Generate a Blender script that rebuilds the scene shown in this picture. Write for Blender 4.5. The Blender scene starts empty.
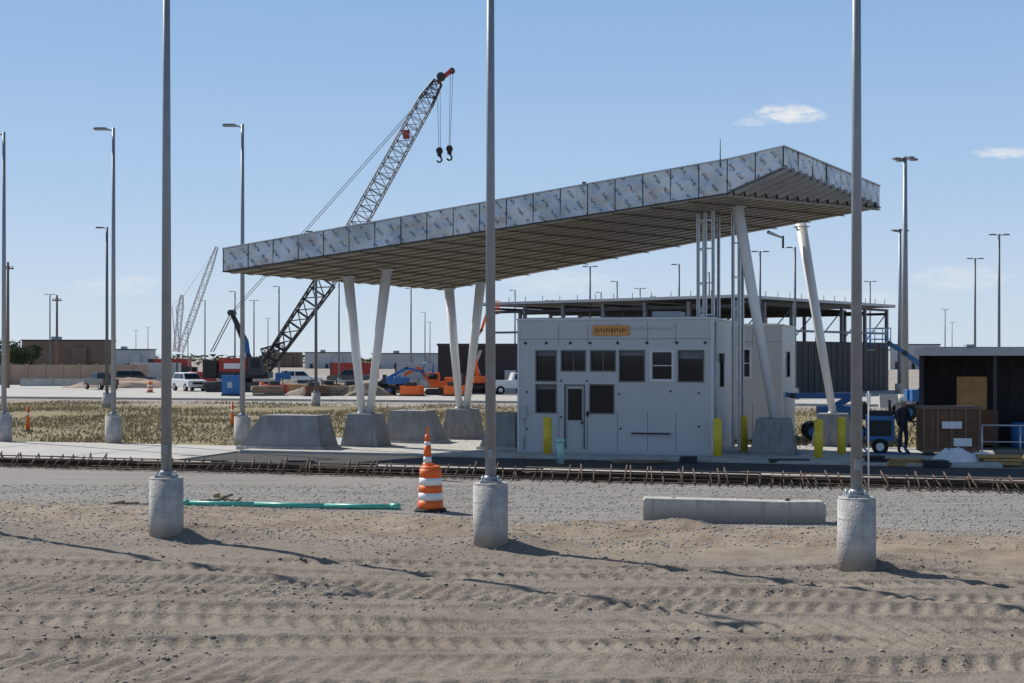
import bpy, math, random
import numpy as np
from mathutils import Vector, Matrix
random.seed(7); rng=np.random.default_rng(7)
sc=bpy.context.scene
F=1422.0; CH=3.2; HZ=358.0
TH=math.radians(-16.5)
U=Vector((math.cos(TH),math.sin(TH),0)); V=Vector((-math.sin(TH),math.cos(TH),0))
def st(s,t,z=0): return U*s+V*t+Vector((0,0,z))
# surveyed bearing (b) and range (D) -> metres
def bx(b,D): return (b-512)*D/F
def hz(e,D): return CH+(HZ-e)*D/F
def P(b,e,D): return Vector((bx(b,D),D,hz(e,D)))

# ---------------------------------------------------------------- materials
MATS={}
def mat(name,col,rough=.7,metal=0.0,var=.15,scale=3.0,bump=0.0,bscale=30.0,col2=None,spec=.4,stain=0.0,splash=0.0):
    if name in MATS: return MATS[name]
    m=bpy.data.materials.new(name); m.use_nodes=True; nt=m.node_tree; N=nt.nodes; L=nt.links
    b=N['Principled BSDF']; b.inputs['Roughness'].default_value=rough; b.inputs['Metallic'].default_value=metal
    b.inputs['Specular IOR Level'].default_value=spec
    tc=N.new('ShaderNodeTexCoord')
    n=N.new('ShaderNodeTexNoise'); n.inputs['Scale'].default_value=scale; n.inputs['Detail'].default_value=4; n.inputs['Roughness'].default_value=.65
    L.new(tc.outputs['Object'],n.inputs['Vector'])
    r=N.new('ShaderNodeValToRGB'); r.color_ramp.elements[0].position=.3; r.color_ramp.elements[1].position=.7
    c=Vector(col); c2=Vector(col2) if col2 else c*(1+var)
    c1=c*(1-var) if not col2 else c
    r.color_ramp.elements[0].color=(*c1,1); r.color_ramp.elements[1].color=(*c2,1)
    L.new(n.outputs['Fac'],r.inputs['Fac'])
    out=r.outputs['Color']
    if stain>0:
        mp=N.new('ShaderNodeMapping'); mp.inputs['Scale'].default_value=(5,5,.35); L.new(tc.outputs['Object'],mp.inputs['Vector'])
        n3=N.new('ShaderNodeTexNoise'); n3.inputs['Scale'].default_value=1.6; n3.inputs['Detail'].default_value=4; L.new(mp.outputs[0],n3.inputs['Vector'])
        mr=N.new('ShaderNodeMapRange'); mr.inputs['From Min'].default_value=.5; mr.inputs['From Max'].default_value=.75; mr.inputs['To Max'].default_value=stain
        L.new(n3.outputs['Fac'],mr.inputs['Value'])
        mx=N.new('ShaderNodeMix'); mx.data_type='RGBA'; mx.inputs[7].default_value=(c[0]*.45,c[1]*.42,c[2]*.38,1)
        L.new(mr.outputs[0],mx.inputs[0]); L.new(out,mx.inputs[6]); out=mx.outputs[2]
    if splash>0:  # dust and mud on the lowest part
        sp=N.new('ShaderNodeSeparateXYZ'); L.new(tc.outputs['Object'],sp.inputs[0])
        ad=N.new('ShaderNodeMath'); ad.operation='MULTIPLY_ADD'; L.new(n.outputs['Fac'],ad.inputs[0]); ad.inputs[1].default_value=-.5; L.new(sp.outputs[2],ad.inputs[2])
        mr=N.new('ShaderNodeMapRange'); mr.inputs[1].default_value=.12; mr.inputs[2].default_value=-.12; mr.inputs[4].default_value=splash; L.new(ad.outputs[0],mr.inputs[0])
        mx=N.new('ShaderNodeMix'); mx.data_type='RGBA'; mx.inputs[7].default_value=(.30,.25,.20,1); L.new(mr.outputs[0],mx.inputs[0]); L.new(out,mx.inputs[6]); out=mx.outputs[2]
    L.new(out,b.inputs['Base Color'])
    if bump>0:
        n2=N.new('ShaderNodeTexNoise'); n2.inputs['Scale'].default_value=bscale; n2.inputs['Detail'].default_value=3
        L.new(tc.outputs['Object'],n2.inputs['Vector'])
        bp=N.new('ShaderNodeBump'); bp.inputs['Strength'].default_value=bump; bp.inputs['Distance'].default_value=.03
        L.new(n2.outputs['Fac'],bp.inputs['Height']); L.new(bp.outputs[0],b.inputs['Normal'])
    MATS[name]=m; return m
CONC=mat('concrete',(.46,.44,.40),.85,0,.18,2.5,.5,25,stain=.55)
CONCB=mat('pole_base_concrete',(.47,.45,.42),.85,0,.22,5,.5,30,stain=.5,splash=.8)
CONC2=mat('concrete_grey',(.28,.28,.28),.85,0,.2,2,.5,18,stain=.5,splash=.35)
CONCL=mat('concrete_road',(.44,.42,.38),.9,0,.12,.4,.2,20)
POLE=mat('galvanised_pole',(.29,.31,.335),.5,.3,.1,4)
POLED=mat('pole_dark',(.17,.18,.20),.5,.3,.1,4)
GALV=mat('galvanised_steel',(.50,.52,.55),.4,.7,.15,6)
WALL=mat('booth_wall_paint',(.50,.51,.515),.45,0,.03,1.2,0,stain=.10)
TRIM=mat('booth_trim',(.62,.63,.64),.4,0,.03)
GLASS=mat('dark_glass',(.012,.016,.021),.05,0,.3,.5,spec=.32)  # opaque panes; darkness of the unlit interior is put into this colour
BLACK=mat('black_metal',(.018,.018,.02),.5,0,.2)
DARK=mat('dark_steel',(.05,.05,.055),.55,.2,.25)
FRAME=mat('window_frame_grey',(.13,.135,.14),.4,.4,.1)
BLIND=mat('interior_blind',(.16,.17,.18),.7,0,.1)
WHITE=mat('white_paint',(.78,.77,.75),.4,0,.04,2,stain=.12)
YEL=mat('yellow_paint',(.74,.54,.04),.45,0,.08)
ORG=mat('orange_plastic',(.85,.15,.02),.45,0,.08)
SIGN=mat('orange_sign_board',(.66,.29,.08),.6,0,.12,4)
REFW=mat('white_reflective_band',(.8,.8,.8),.4,0,.05)
RUB=mat('black_rubber',(.02,.02,.02),.85,0,.2)
BLUE=mat('blue_machine_paint',(.03,.15,.38),.4,0,.1)
RED=mat('red_paint',(.42,.05,.035),.5,0,.2)
RUST=mat('rusty_rebar',(.12,.085,.065),.8,.2,.35,8)
RUSTP=mat('rust_brown_steel',(.17,.085,.05),.8,.1,.35,2,stain=.4)
FORM=mat('dark_form_board',(.05,.042,.036),.9,0,.35,1.5)
PLY=mat('plywood',(.45,.27,.11),.75,0,.2,3)
WOOD=mat('weathered_wood',(.26,.20,.14),.85,0,.3,6)
BRN=mat('brown_cladding',(.20,.135,.10),.85,0,.12,.3)
TAN=mat('tan_precast',(.40,.285,.21),.85,0,.12,.5)
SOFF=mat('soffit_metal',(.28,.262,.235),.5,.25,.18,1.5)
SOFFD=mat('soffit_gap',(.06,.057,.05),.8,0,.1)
TEAL=mat('green_pvc',(.10,.46,.36),.4,0,.1)
PTEAL=mat('pale_teal',(.40,.62,.58),.5,0,.06)
TARP=mat('white_tarp',(.72,.72,.72),.5,0,.08,5,.5,12)
LCONT=mat('crane_grey',(.26,.27,.29),.5,.2,.15)
CARW=mat('car_paint_white',(.72,.72,.72),.3,0,.03,spec=.6)
CARD=mat('car_paint_dark',(.05,.06,.07),.3,0,.1,spec=.6)
SILV=mat('grey_cladding',(.46,.47,.48),.6,0,.1)
CLADB=mat('black_cladding',(.028,.028,.031),.6,0,.3,.6)
DIRTB=mat('hose_black',(.03,.03,.03),.6)
ASPH=mat('asphalt_base',(.05,.048,.046),.95,0,.25,1.5,.5,20)
STONE=mat('stone',(.28,.24,.20),.9,0,.3,1.2)
STONE2=mat('crushed_stone',(.34,.33,.305),.9,0,.35,2)
SKIN=mat('skin',(.42,.24,.16),.6,0,.05)
CLOTH=mat('dark_workwear',(.035,.04,.055),.9,0,.2,10)
VEST=mat('safety_vest',(.55,.62,.05),.7,0,.08,6)

# ---------------------------------------------------------------- mesh builder
class MB:
    def __init__(s): s.v=[]; s.f=[]; s.m=[]; s.mats=[]; s.uv={}; s.sm=[]
    def mi(s,m):
        if m not in s.mats: s.mats.append(m)
        return s.mats.index(m)
    def face(s,pts,m,uv=None,smooth=False):
        b=len(s.v); s.v+= [tuple(p) for p in pts]; s.f.append(tuple(range(b,b+len(pts)))); s.m.append(s.mi(m)); s.sm.append(smooth)
        if uv: s.uv[len(s.f)-1]=uv
    def hexa(s,c,m):
        b=len(s.v); s.v+=[tuple(p) for p in c]
        for q in ((3,2,1,0),(4,5,6,7),(0,1,5,4),(1,2,6,5),(2,3,7,6),(3,0,4,7)):
            s.f.append(tuple(b+i for i in q)); s.m.append(s.mi(m)); s.sm.append(False)
    def box(s,c,d,m,rz=0,taper=1.0,ry=0):
        R=Matrix.Rotation(rz,3,'Z')@Matrix.Rotation(ry,3,'Y'); c=Vector(c); x,y,z=d[0]/2,d[1]/2,d[2]/2; k=taper
        pts=[(-x,-y,-z),(x,-y,-z),(x,y,-z),(-x,y,-z),(-x*k,-y*k,z),(x*k,-y*k,z),(x*k,y*k,z),(-x*k,y*k,z)]
        s.hexa([c+R@Vector(p) for p in pts],m)
    def b2(s,x0,x1,y0,y1,z0,z1,m): s.box(((x0+x1)/2,(y0+y1)/2,(z0+z1)/2),(x1-x0,y1-y0,z1-z0),m)
    def beam(s,p,q,w,h,m):
        p=Vector(p);q=Vector(q); d=(q-p).normalized(); up=Vector((0,0,1)) if abs(d.z)<.95 else Vector((1,0,0))
        a=d.cross(up).normalized()*w/2; u=a.cross(d).normalized()*h/2
        s.hexa([p-a-u,p+a-u,q+a-u,q-a-u,p-a+u,p+a+u,q+a+u,q-a+u],m)
    def cyl(s,p,q,r0,r1,m,n=12,caps=True,smooth=True):
        p=Vector(p);q=Vector(q); d=(q-p).normalized(); up=Vector((0,0,1)) if abs(d.z)<.95 else Vector((1,0,0))
        a=d.cross(up).normalized(); u=a.cross(d).normalized(); b=len(s.v); mi=s.mi(m)
        for c,r in((p,r0),(q,r1)):
            for i in range(n):
                t=2*math.pi*i/n; s.v.append(tuple(c+a*math.cos(t)*r+u*math.sin(t)*r))
        for i in range(n):
            j=(i+1)%n; s.f.append((b+j,b+i,b+n+i,b+n+j)); s.m.append(mi); s.sm.append(smooth)
        if caps:
            s.f.append(tuple(b+i for i in range(n))); s.m.append(mi); s.sm.append(False)
            s.f.append(tuple(b+n+i for i in reversed(range(n)))); s.m.append(mi); s.sm.append(False)
    def tube(s,pts,r,m,n=8):
        for i in range(len(pts)-1): s.cyl(pts[i],pts[i+1],r,r,m,n)
    def prism(s,prof,y0,y1,m):
        n=len(prof); b=len(s.v); mi=s.mi(m)
        s.v+=[(x,y0,z) for x,z in prof]+[(x,y1,z) for x,z in prof]
        s.f.append(tuple(b+i for i in range(n))); s.m.append(mi); s.sm.append(False)
        s.f.append(tuple(b+n+i for i in reversed(range(n)))); s.m.append(mi); s.sm.append(False)
        for i in range(n):
            j=(i+1)%n; s.f.append((b+j,b+i,b+n+i,b+n+j)); s.m.append(mi); s.sm.append(False)
    def sphere(s,c,r,m,nu=12,nv=8,sc=(1,1,1)):
        c=Vector(c); b=len(s.v); mi=s.mi(m)
        for j in range(nv+1):
            ph=math.pi*j/nv
            for i in range(nu):
                t=2*math.pi*i/nu; s.v.append((c.x+r*sc[0]*math.sin(ph)*math.cos(t),c.y+r*sc[1]*math.sin(ph)*math.sin(t),c.z+r*sc[2]*math.cos(ph)))
        for j in range(nv):
            for i in range(nu):
                k=(i+1)%nu; s.f.append((b+j*nu+i,b+(j+1)*nu+i,b+(j+1)*nu+k,b+j*nu+k)); s.m.append(mi); s.sm.append(True)
    def lattice(s,p,q,w0,w1,n,m,rc=.05,rb=.03):
        p=Vector(p);q=Vector(q); d=(q-p).normalized(); a=Vector((0,1,0)); u=a.cross(d).normalized()
        def ring(k):
            f=k/n; w=w0+(w1-w0)*f; w/=2; c=p.lerp(q,f); return [c+a*w+u*w,c-a*w+u*w,c-a*w-u*w,c+a*w-u*w]
        for k in range(n):
            A=ring(k);B=ring(k+1)
            for i in range(4):
                j=(i+1)%4
                s.cyl(A[i],B[i],rc,rc,m,5,False)
                if k%2: s.cyl(A[i],B[j],rb,rb,m,4,False)
                else: s.cyl(A[j],B[i],rb,rb,m,4,False)
                s.cyl(B[i],B[j],rb,rb,m,4,False)
    def obj(s,name,loc=(0,0,0),rz=0,parent=None,bevel=0):
        me=bpy.data.meshes.new(name); me.from_pydata(s.v,[],s.f)
        for m in s.mats: me.materials.append(m)
        me.polygons.foreach_set('material_index',s.m); me.polygons.foreach_set('use_smooth',s.sm)
        if s.uv:
            uvl=me.uv_layers.new(name='UVMap')
            for fi,uv in s.uv.items():
                for k,li in enumerate(me.polygons[fi].loop_indices): uvl.data[li].uv=uv[k]
        me.update(); o=bpy.data.objects.new(name,me); sc.collection.objects.link(o); o.location=loc; o.rotation_euler=(0,0,rz)
        if parent: o.parent=parent
        if bevel:
            b=o.modifiers.new('bevel','BEVEL'); b.width=bevel; b.segments=2; b.limit_method='ANGLE'
        return o
def empty(name,loc=(0,0,0),rz=0):
    e=bpy.data.objects.new(name,None); sc.collection.objects.link(e); e.location=loc; e.rotation_euler=(0,0,rz); e.empty_display_size=.3; return e

# ---------------------------------------------------------------- ground
def h2(i,j,seed):
    v=np.sin(i*127.1+j*311.7+seed*74.7)*43758.5453; return v-np.floor(v)
def vn(x,y,seed=0):
    i=np.floor(x);j=np.floor(y);fx=x-i;fy=y-j; fx=fx*fx*(3-2*fx);fy=fy*fy*(3-2*fy)
    return (h2(i,j,seed)*(1-fx)+h2(i+1,j,seed)*fx)*(1-fy)+(h2(i,j+1,seed)*(1-fx)+h2(i+1,j+1,seed)*fx)*fy
def fb(x,y,seed=0,o=4):
    r=0;a=.5
    for k in range(o): r=r+a*(vn(x*2**k,y*2**k,seed+k)-.5); a*=.5
    return r
ct,sn=math.cos(TH),-math.sin(TH)
TRK=[(13.2,.5,-.08),(14.05,.42,-.07),(15.0,.5,-.05),(15.9,.42,-.05),(16.9,.5,-.09),(17.75,.45,-.08),(18.8,.5,-.12),(19.8,.42,-.11),(20.9,.4,-.16),(21.9,.34,-.17)]
def height(x,y):
    x=np.asarray(x,float);y=np.asarray(y,float)
    t=x*sn+y*ct; near=np.clip((30-t)/4,0,1)*np.clip((y+5)/6,0,1)
    h=fb(x*.3,y*.4,1,2)*.08+fb(x*1.3,y*1.6,5,3)*.03*(1+np.clip((t-21)/3,0,1))
    h=h+fb(x*4.2,y*4.2,9,3)*.05*np.clip((27.5-t)/1.5,.15,1)*(.35+vn(x*.6,y*.6,40)*1.1)
    h=h+.13*np.exp(-((t-26.0-fb(x*.3,y*.3,3,2)*2)/.9)**2)*(.35+vn(x*.9,y*.3,8))
    for (cx,cy,r,a) in ((-2.6,31.0,.9,.24),(-1.5,26.6,1.1,.10),(-5.8,25.6,.85,.17),(0,24.5,.85,.17),(5.7,22.0,.85,.16),(-6.8,27.3,1.4,.15),(2.6,26.3,1.2,.12),(-3.8,24.0,1.6,.04)):
        h=h+a*np.exp(-(((x-cx)/r)**2+((y-cy)/(r*.8))**2))*(.7+.6*vn(x*4,y*4,12))
    m_all=0*h; add=0*h; rough=fb(x*7,y*7,50,3)
    for q0,w,sl in TRK:
        q=y-sl*x+.22*np.sin(x*.3+q0)+.12*np.sin(x*.9+q0*2)-q0; m=np.exp(-(q/(w*.75))**8)
        wear=np.clip(vn(x*.4+q0,y*.8,int(q0*3))*2.6-.35,0.25,1)
        per=.27+.03*math.sin(q0*5)
        lug=np.tanh(2.6*(np.sin(2*math.pi*(x/per+q*(1.1 if int(q0*10)%2 else -1.1)+rough*.2))-.1))
        add=np.where(m>m_all,m*(-.034+.023*lug*wear),add)+.02*np.exp(-((np.abs(q)-w*.85)/.06)**2)*wear*(.4+vn(x*3,y*3,61))
        m_all=np.maximum(m,m_all)
    return (h*(1-.45*m_all)+add+rough*.014*np.clip((28-t)/2,0,1))*near
xs=np.concatenate([-np.geomspace(14,4000,36)[::-1],np.arange(-13.9,13.95,.05),np.geomspace(14,4000,36)])
ys=np.concatenate([np.array([-3000,-800,-200,-50,-10,0,6,10,12]),np.arange(12.6,22.5,.04),np.arange(22.5,31,.07),np.arange(31,36,.25),np.geomspace(36,7000,60)])
X,Y=np.meshgrid(xs,ys); Z=height(X,Y)
nx,ny=len(xs),len(ys)
vv=np.stack([X.ravel(),Y.ravel(),Z.ravel()],1)
idx=np.arange(nx*ny).reshape(ny,nx)
ff=np.stack([idx[:-1,:-1].ravel(),idx[:-1,1:].ravel(),idx[1:,1:].ravel(),idx[1:,:-1].ravel()],1)
def npmesh(name,verts,faces,k):
    me=bpy.data.meshes.new(name); me.vertices.add(len(verts)); me.vertices.foreach_set('co',verts.ravel())
    me.loops.add(faces.size); me.loops.foreach_set('vertex_index',faces.ravel().astype(np.int32))
    me.polygons.add(len(faces)); me.polygons.foreach_set('loop_start',np.arange(0,faces.size,k,dtype=np.int32))
    me.update(); me.validate(); o=bpy.data.objects.new(name,me); sc.collection.objects.link(o); return o
g=npmesh('ground',vv,ff,4); g.data.polygons.foreach_set('use_smooth',[True]*len(ff))

def ground_mat():
    m=bpy.data.materials.new('ground_earth'); m.use_nodes=True; nt=m.node_tree; N=nt.nodes; L=nt.links; b=N['Principled BSDF']
    b.inputs['Roughness'].default_value=.95; b.inputs['Specular IOR Level'].default_value=.15
    geo=N.new('ShaderNodeNewGeometry'); pos=geo.outputs['Position']
    def noise(s,d=4,sx=None,r=.6):
        n=N.new('ShaderNodeTexNoise'); n.inputs['Scale'].default_value=s; n.inputs['Detail'].default_value=d; n.inputs['Roughness'].default_value=r
        if sx:
            mp=N.new('ShaderNodeMapping'); mp.inputs['Scale'].default_value=sx; mp.inputs['Rotation'].default_value=(0,0,math.radians(13)); L.new(pos,mp.inputs['Vector']); L.new(mp.outputs[0],n.inputs['Vector'])
        else: L.new(pos,n.inputs['Vector'])
        return n.outputs['Fac']
    def mth(op,a,c):
        n=N.new('ShaderNodeMath'); n.operation=op
        for i,v in enumerate((a,c)):
            if isinstance(v,(int,float)): n.inputs[i].default_value=v
            else: L.new(v,n.inputs[i])
        return n.outputs[0]
    def mr(v,a,c,lo=0,hi=1):
        n=N.new('ShaderNodeMapRange'); n.inputs[1].default_value=a; n.inputs[2].default_value=c; n.inputs[3].default_value=lo; n.inputs[4].default_value=hi; L.new(v,n.inputs[0]); return n.outputs[0]
    def mix(f,a,c):
        n=N.new('ShaderNodeMix'); n.data_type='RGBA'
        if isinstance(f,float): n.inputs[0].default_value=f
        else: L.new(f,n.inputs[0])
        for i,v in((6,a),(7,c)):
            if isinstance(v,tuple): n.inputs[i].default_value=(*v,1)
            else: L.new(v,n.inputs[i])
        return n.outputs[2]
    dp=N.new('ShaderNodeVectorMath'); dp.operation='DOT_PRODUCT'; L.new(pos,dp.inputs[0]); dp.inputs[1].default_value=(sn,ct,0)
    t0=dp.outputs['Value']
    big=noise(.35,4); mid=noise(1.1,6); grain=noise(32,4,r=.8); n4=noise(4,5,r=.7)
    t=mth('ADD',t0,mth('MULTIPLY',mth('SUBTRACT',big,.5),5.0))
    dirt=mix(mr(noise(.5,5),.35,.68),(.215,.172,.132),(.325,.275,.218))
    dirt=mix(mr(n4,.45,.72),dirt,(.165,.135,.105))
    grit=mix(mr(grain,.38,.66),(.095,.082,.068),(.41,.365,.31))
    dirt=mix(mr(mid,.35,.65,.2,.6),dirt,grit)
    sandy=mix(mr(mid,.38,.65),(.25,.19,.135),(.41,.335,.25))
    dirt=mix(mth('MULTIPLY',mr(t,22.0,24.2,0,1),.85),dirt,mix(mr(grain,.4,.7,0,.5),sandy,(.20,.16,.12)))
    strk=noise(1,5,(.16,2.4,1)); grav=mix(mr(grain,.36,.66),(.09,.084,.077),(.44,.415,.375))
    grav=mix(mr(strk,.42,.60,.05,.6),grav,(.33,.305,.27))
    grav=mix(mr(noise(1,4,(.22,1.3,1)),.5,.68,0,.55),grav,(.18,.162,.142))
    c=mix(mr(t,26.2,27.6),dirt,grav)
    grass=mix(mr(mid,.35,.65),(.215,.175,.10),(.33,.27,.155))
    grass=mix(mr(big,.48,.68),grass,(.155,.148,.075))
    c=mix(mr(t0,43,45),c,grass)
    far=mix(mr(noise(.05,5),.35,.65),(.26,.22,.185),(.40,.36,.31))
    c=mix(mr(mth('ADD',t0,mth('MULTIPLY',noise(.08,3),14.0)),92,96),c,far)
    green=mr(noise(1.4,5),.58,.70,0,.5)
    c=mix(mth('MULTIPLY',green,mr(t0,18,14)),c,(.13,.135,.07))
    L.new(c,b.inputs['Base Color'])
    vo=N.new('ShaderNodeTexVoronoi'); vo.inputs['Scale'].default_value=22; L.new(pos,vo.inputs['Vector'])
    hh=mth('ADD',mth('MULTIPLY',noise(12,5,r=.78),1.6),mth('MULTIPLY',vo.outputs['Distance'],-.5))
    bp=N.new('ShaderNodeBump'); bp.inputs['Strength'].default_value=.75; bp.inputs['Distance'].default_value=.02
    L.new(hh,bp.inputs['Height']); L.new(bp.outputs[0],b.inputs['Normal'])
    return m
g.data.materials.append(ground_mat())

def scatter_stones(name,n,fx,m,smin,smax):
    base=np.array([(1,0,0),(-1,0,0),(0,1,0),(0,-1,0),(0,0,1),(0,0,-.6)],float)
    fc=np.array([(0,2,4),(2,1,4),(1,3,4),(3,0,4),(2,0,5),(1,2,5),(3,1,5),(0,3,5)])
    x,y=fx(n); n=len(x); s=smin+(smax-smin)*rng.random(n)**6
    vs=base[None]*s[:,None,None]*(.6+.8*rng.random((n,6,1)))*np.array([1,1,.6])
    a=rng.random(n)*6.28; c,s_=np.cos(a)[:,None],np.sin(a)[:,None]
    vx=vs[:,:,0]*c-vs[:,:,1]*s_; vy=vs[:,:,0]*s_+vs[:,:,1]*c
    z=height(x,y)
    vs=np.stack([vx+x[:,None],vy+y[:,None],vs[:,:,2]+z[:,None]+s[:,None]*.1],2).reshape(-1,3)
    f=(fc[None]+np.arange(n)[:,None,None]*6).reshape(-1,3)
    o=npmesh(name,vs,f,3); o.data.materials.append(m); return o
def f_near(n):
    y=13+13.5*rng.random(n)**.8; x=(rng.random(n)-.5)*y*.78; k=vn(x*.5,y*.8,33)+.3*rng.random(n)>.64; return x[k],y[k]
def f_road(n):
    y=24+12*rng.random(n); x=(rng.random(n)-.5)*y*.8; return x,y
scatter_stones('dirt_clods',24000,f_near,STONE,.006,.040)
scatter_stones('gravel',26000,f_road,STONE2,.012,.045)

def blades(name,x,y,h,w,m):
    n=len(x); a=rng.random(n)*6.28; l=(rng.random((n,2))-.5)*h[:,None]*1.6; z=height(x,y)-.02
    p0=np.stack([x-np.cos(a)*w,y-np.sin(a)*w,z],1);p1=np.stack([x+np.cos(a)*w,y+np.sin(a)*w,z],1)
    p2=np.stack([x+l[:,0],y+l[:,1],z+h],1)
    vs=np.stack([p0,p1,p2],1).reshape(-1,3); o=npmesh(name,vs,np.arange(3*n).reshape(-1,3),3); o.data.materials.append(m)
DG=mat('dry_grass',(.27,.22,.12),.9,0,.4,.3,col2=(.44,.35,.20))
GG=mat('weed_green',(.10,.12,.045),.9,0,.3,1)
n=90000; t=45.8+46*rng.random(n)**1.2; s=-62+66*rng.random(n)
x=ct*s+sn*t; y=-sn*s+ct*t
k=(vn(x*.25,y*.25,3)+.5*rng.random(n)>.68); x,y=x[k],y[k]
blades('dry_grass',x,y,(.06+.18*rng.random(len(x))**2)*(.5+.9*vn(x*.4,y*.4,6)),.05*np.ones(len(x)),DG)
n=16000; y=13.2+8*rng.random(n)**1.6; x=(rng.random(n)-.5)*y*.76
k=vn(x*1.1,y*1.4,21)*vn(x*.3,y*.3,4)>.42; x,y=x[k],y[k]
blades('weeds',x,y,.02+.06*rng.random(len(x)),.006*np.ones(len(x)),GG)

# ---------------------------------------------------------------- roads
mb=MB()
mb.b2(-70,-22.2,36.45,45.5,-.3,.10,CONCL); mb.b2(-22.2,14,36.45,38.6,-.3,.10,CONCL); mb.b2(14,60,36.45,41.2,-.3,.1,CONCL)
for s_ in range(-66,60,5): mb.b2(s_,s_+.03,36.46,38.5,.1,.104,DARK)
for s_ in range(-66,-22,5): mb.b2(s_,s_+.03,38.5,45.4,.1,.104,DARK)
mb.obj('concrete_road',rz=TH)
mb=MB(); mb.b2(-22.1,13.9,38.65,42.7,-.2,.06,ASPH); mb.obj('road_shoulder',rz=TH)
mb=MB(); mb.b2(-150,170,97,150,-.2,.05,CONCL); mb.b2(-150,170,96.6,96.95,-.1,.16,CONC); mb.obj('access_road',rz=TH)
mb=MB()
mb.prism([(0,0),(24,0),(24,.15),(0,.15)],42.75,50.3,CONC); mb.obj('booth_island',loc=st(-22.1,0),rz=TH,bevel=.03)
mb=MB()
for z,t_ in((.08,36.15),(.30,36.2),(.19,36.17),(.06,35.6),(.24,35.95)):
    s_=-34
    while s_<34:
        L_=random.uniform(4,7); mb.cyl((s_,t_+random.uniform(-.03,.03),z+random.uniform(-.03,.02)),(s_+L_+.5,t_+random.uniform(-.03,.03),z+random.uniform(-.03,.02)),.02,.02,RUST,6); s_+=L_
s_=-34
while s_<34:
    j=random.uniform(-.1,.1); hgt=.34+random.uniform(-.07,.11)
    mb.cyl((s_+j,36.22,.0),(s_+j*2,36.24,hgt),.018,.018,RUST,5)
    mb.cyl((s_+j*2,36.24,hgt-.02),(s_+.16+j,35.55+random.uniform(-.1,.1),.04),.02,.02,RUST,5)
    mb.cyl((s_+j,36.22,.05),(s_+.12+j,35.35+random.uniform(-.15,.1),.05),.018,.018,RUST,5)
    s_+=random.uniform(.22,.36)
mb.b2(-34,34,36.3,36.38,.0,.24,FORM)
mb.obj('rebar_cage',rz=TH)

# ---------------------------------------------------------------- light poles
def light_pole(b,D,H=11.65,r=.095,rt=.055,ped=1.12,pr=.30,heads=(-1,),m=POLE,name='light_pole',z0=None,n=14,arm=.4):
    x=bx(b,D); z=-.03 if z0 is None else z0
    e=empty(name,(x,D,z)); mb=MB()
    if ped>0:
        mb.cyl((0,0,-.3),(0,0,ped-.03),pr,pr*.985,CONCB,28); mb.cyl((0,0,ped-.03),(0,0,ped),pr*.985,pr*.93,CONCB,28)
        if D<30:
            for k in range(2):
                zz=.43+.36*k; mb.cyl((0,0,zz),(0,0,zz+.008),pr*1.004,pr*1.004,CONC,28,False)
        mb.obj('concrete_base',parent=e); mb=MB()
    mb.box((0,0,ped+.02),(r*3.6,r*3.6,.035),m)
    for dx in(-1,1):
        for dy in(-1,1): mb.cyl((dx*r*1.4,dy*r*1.4,ped),(dx*r*1.4,dy*r*1.4,ped+.1),.02,.02,GALV,6)
    mb.cyl((0,0,ped+.03),(0,0,ped+.12),r*1.35,r*1.1,m,n)
    mb.cyl((0,0,ped+.03),(0,0,H),r,rt,m,n)
    if D<30: mb.box((0,-r*.98,ped+.5),(.09,.02,.16),m)
    mb.obj('pole_shaft',parent=e); mb=MB()
    for hd in heads:
        mb.cyl((0,0,H-.12),(hd*arm*.6,0,H-.05),.03,.03,m,8)
        mb.box((hd*(arm*.5+.26),0,H-.04),(.5,.32,.08),m,taper=.85)
    mb.obj('lamp_head',parent=e,bevel=.01)
    return e
light_pole(166.5,25.2); light_pole(490.5,24.1); light_pole(856.5,21.6,r=.09,pr=.29)
light_pole(-66,27.3)
light_pole(4,53); light_pole(113.5,52); light_pole(242.5,51.2)
def far_pole(b,top,heads=(-1,),H=11.65,k=1.0,ped=.9,m=POLED):
    D=(H-CH)*F/(HZ-top); light_pole(b,D,H,r=.11*k,rt=.08*k,ped=ped,pr=.3,heads=heads,n=8,m=m,z0=0)
for b,tp in ((107,227),(50,294),(316,231),(235,291),(205,300),(339,281),(411,288),(425,312),(590,266),(617,281),(640,288),(679,264),(601,292),(760,251),(795,247),(870,281),(975,258),(999,234),(945,309),(952,322),(279,286),(254,300),(136,330),(188,322),(709,272),(655,296),(550,300),(515,290),(430,322),(148,327),(268,318)):
    far_pole(b,tp,heads=(-1,1) if (int(b)%2==0 or b>900) else (-1,))
def high_mast(b,top,D):
    H=hz(top,D); e=empty('high_mast_light',(bx(b,D),D,0)); mb=MB()
    mb.cyl((0,0,0),(0,0,.9),.45,.45,CONC,20); mb.cyl((0,0,.9),(0,0,H),.24,.12,POLE,12); mb.obj('mast_shaft',parent=e)
    mb=MB(); mb.cyl((0,0,H-.15),(0,0,H),.3,.2,POLED,12)
    for k in range(4):
        a=k*math.pi/2+.3; mb.cyl((0,0,H-.1),(.55*math.cos(a),.55*math.sin(a),H-.12),.03,.03,POLED,6); mb.box((.62*math.cos(a),.62*math.sin(a),H-.14),(.4,.35,.13),POLED,rz=a)
    mb.obj('lamp_ring',parent=e)
high_mast(905,157,90); high_mast(900,229,128)

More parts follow.
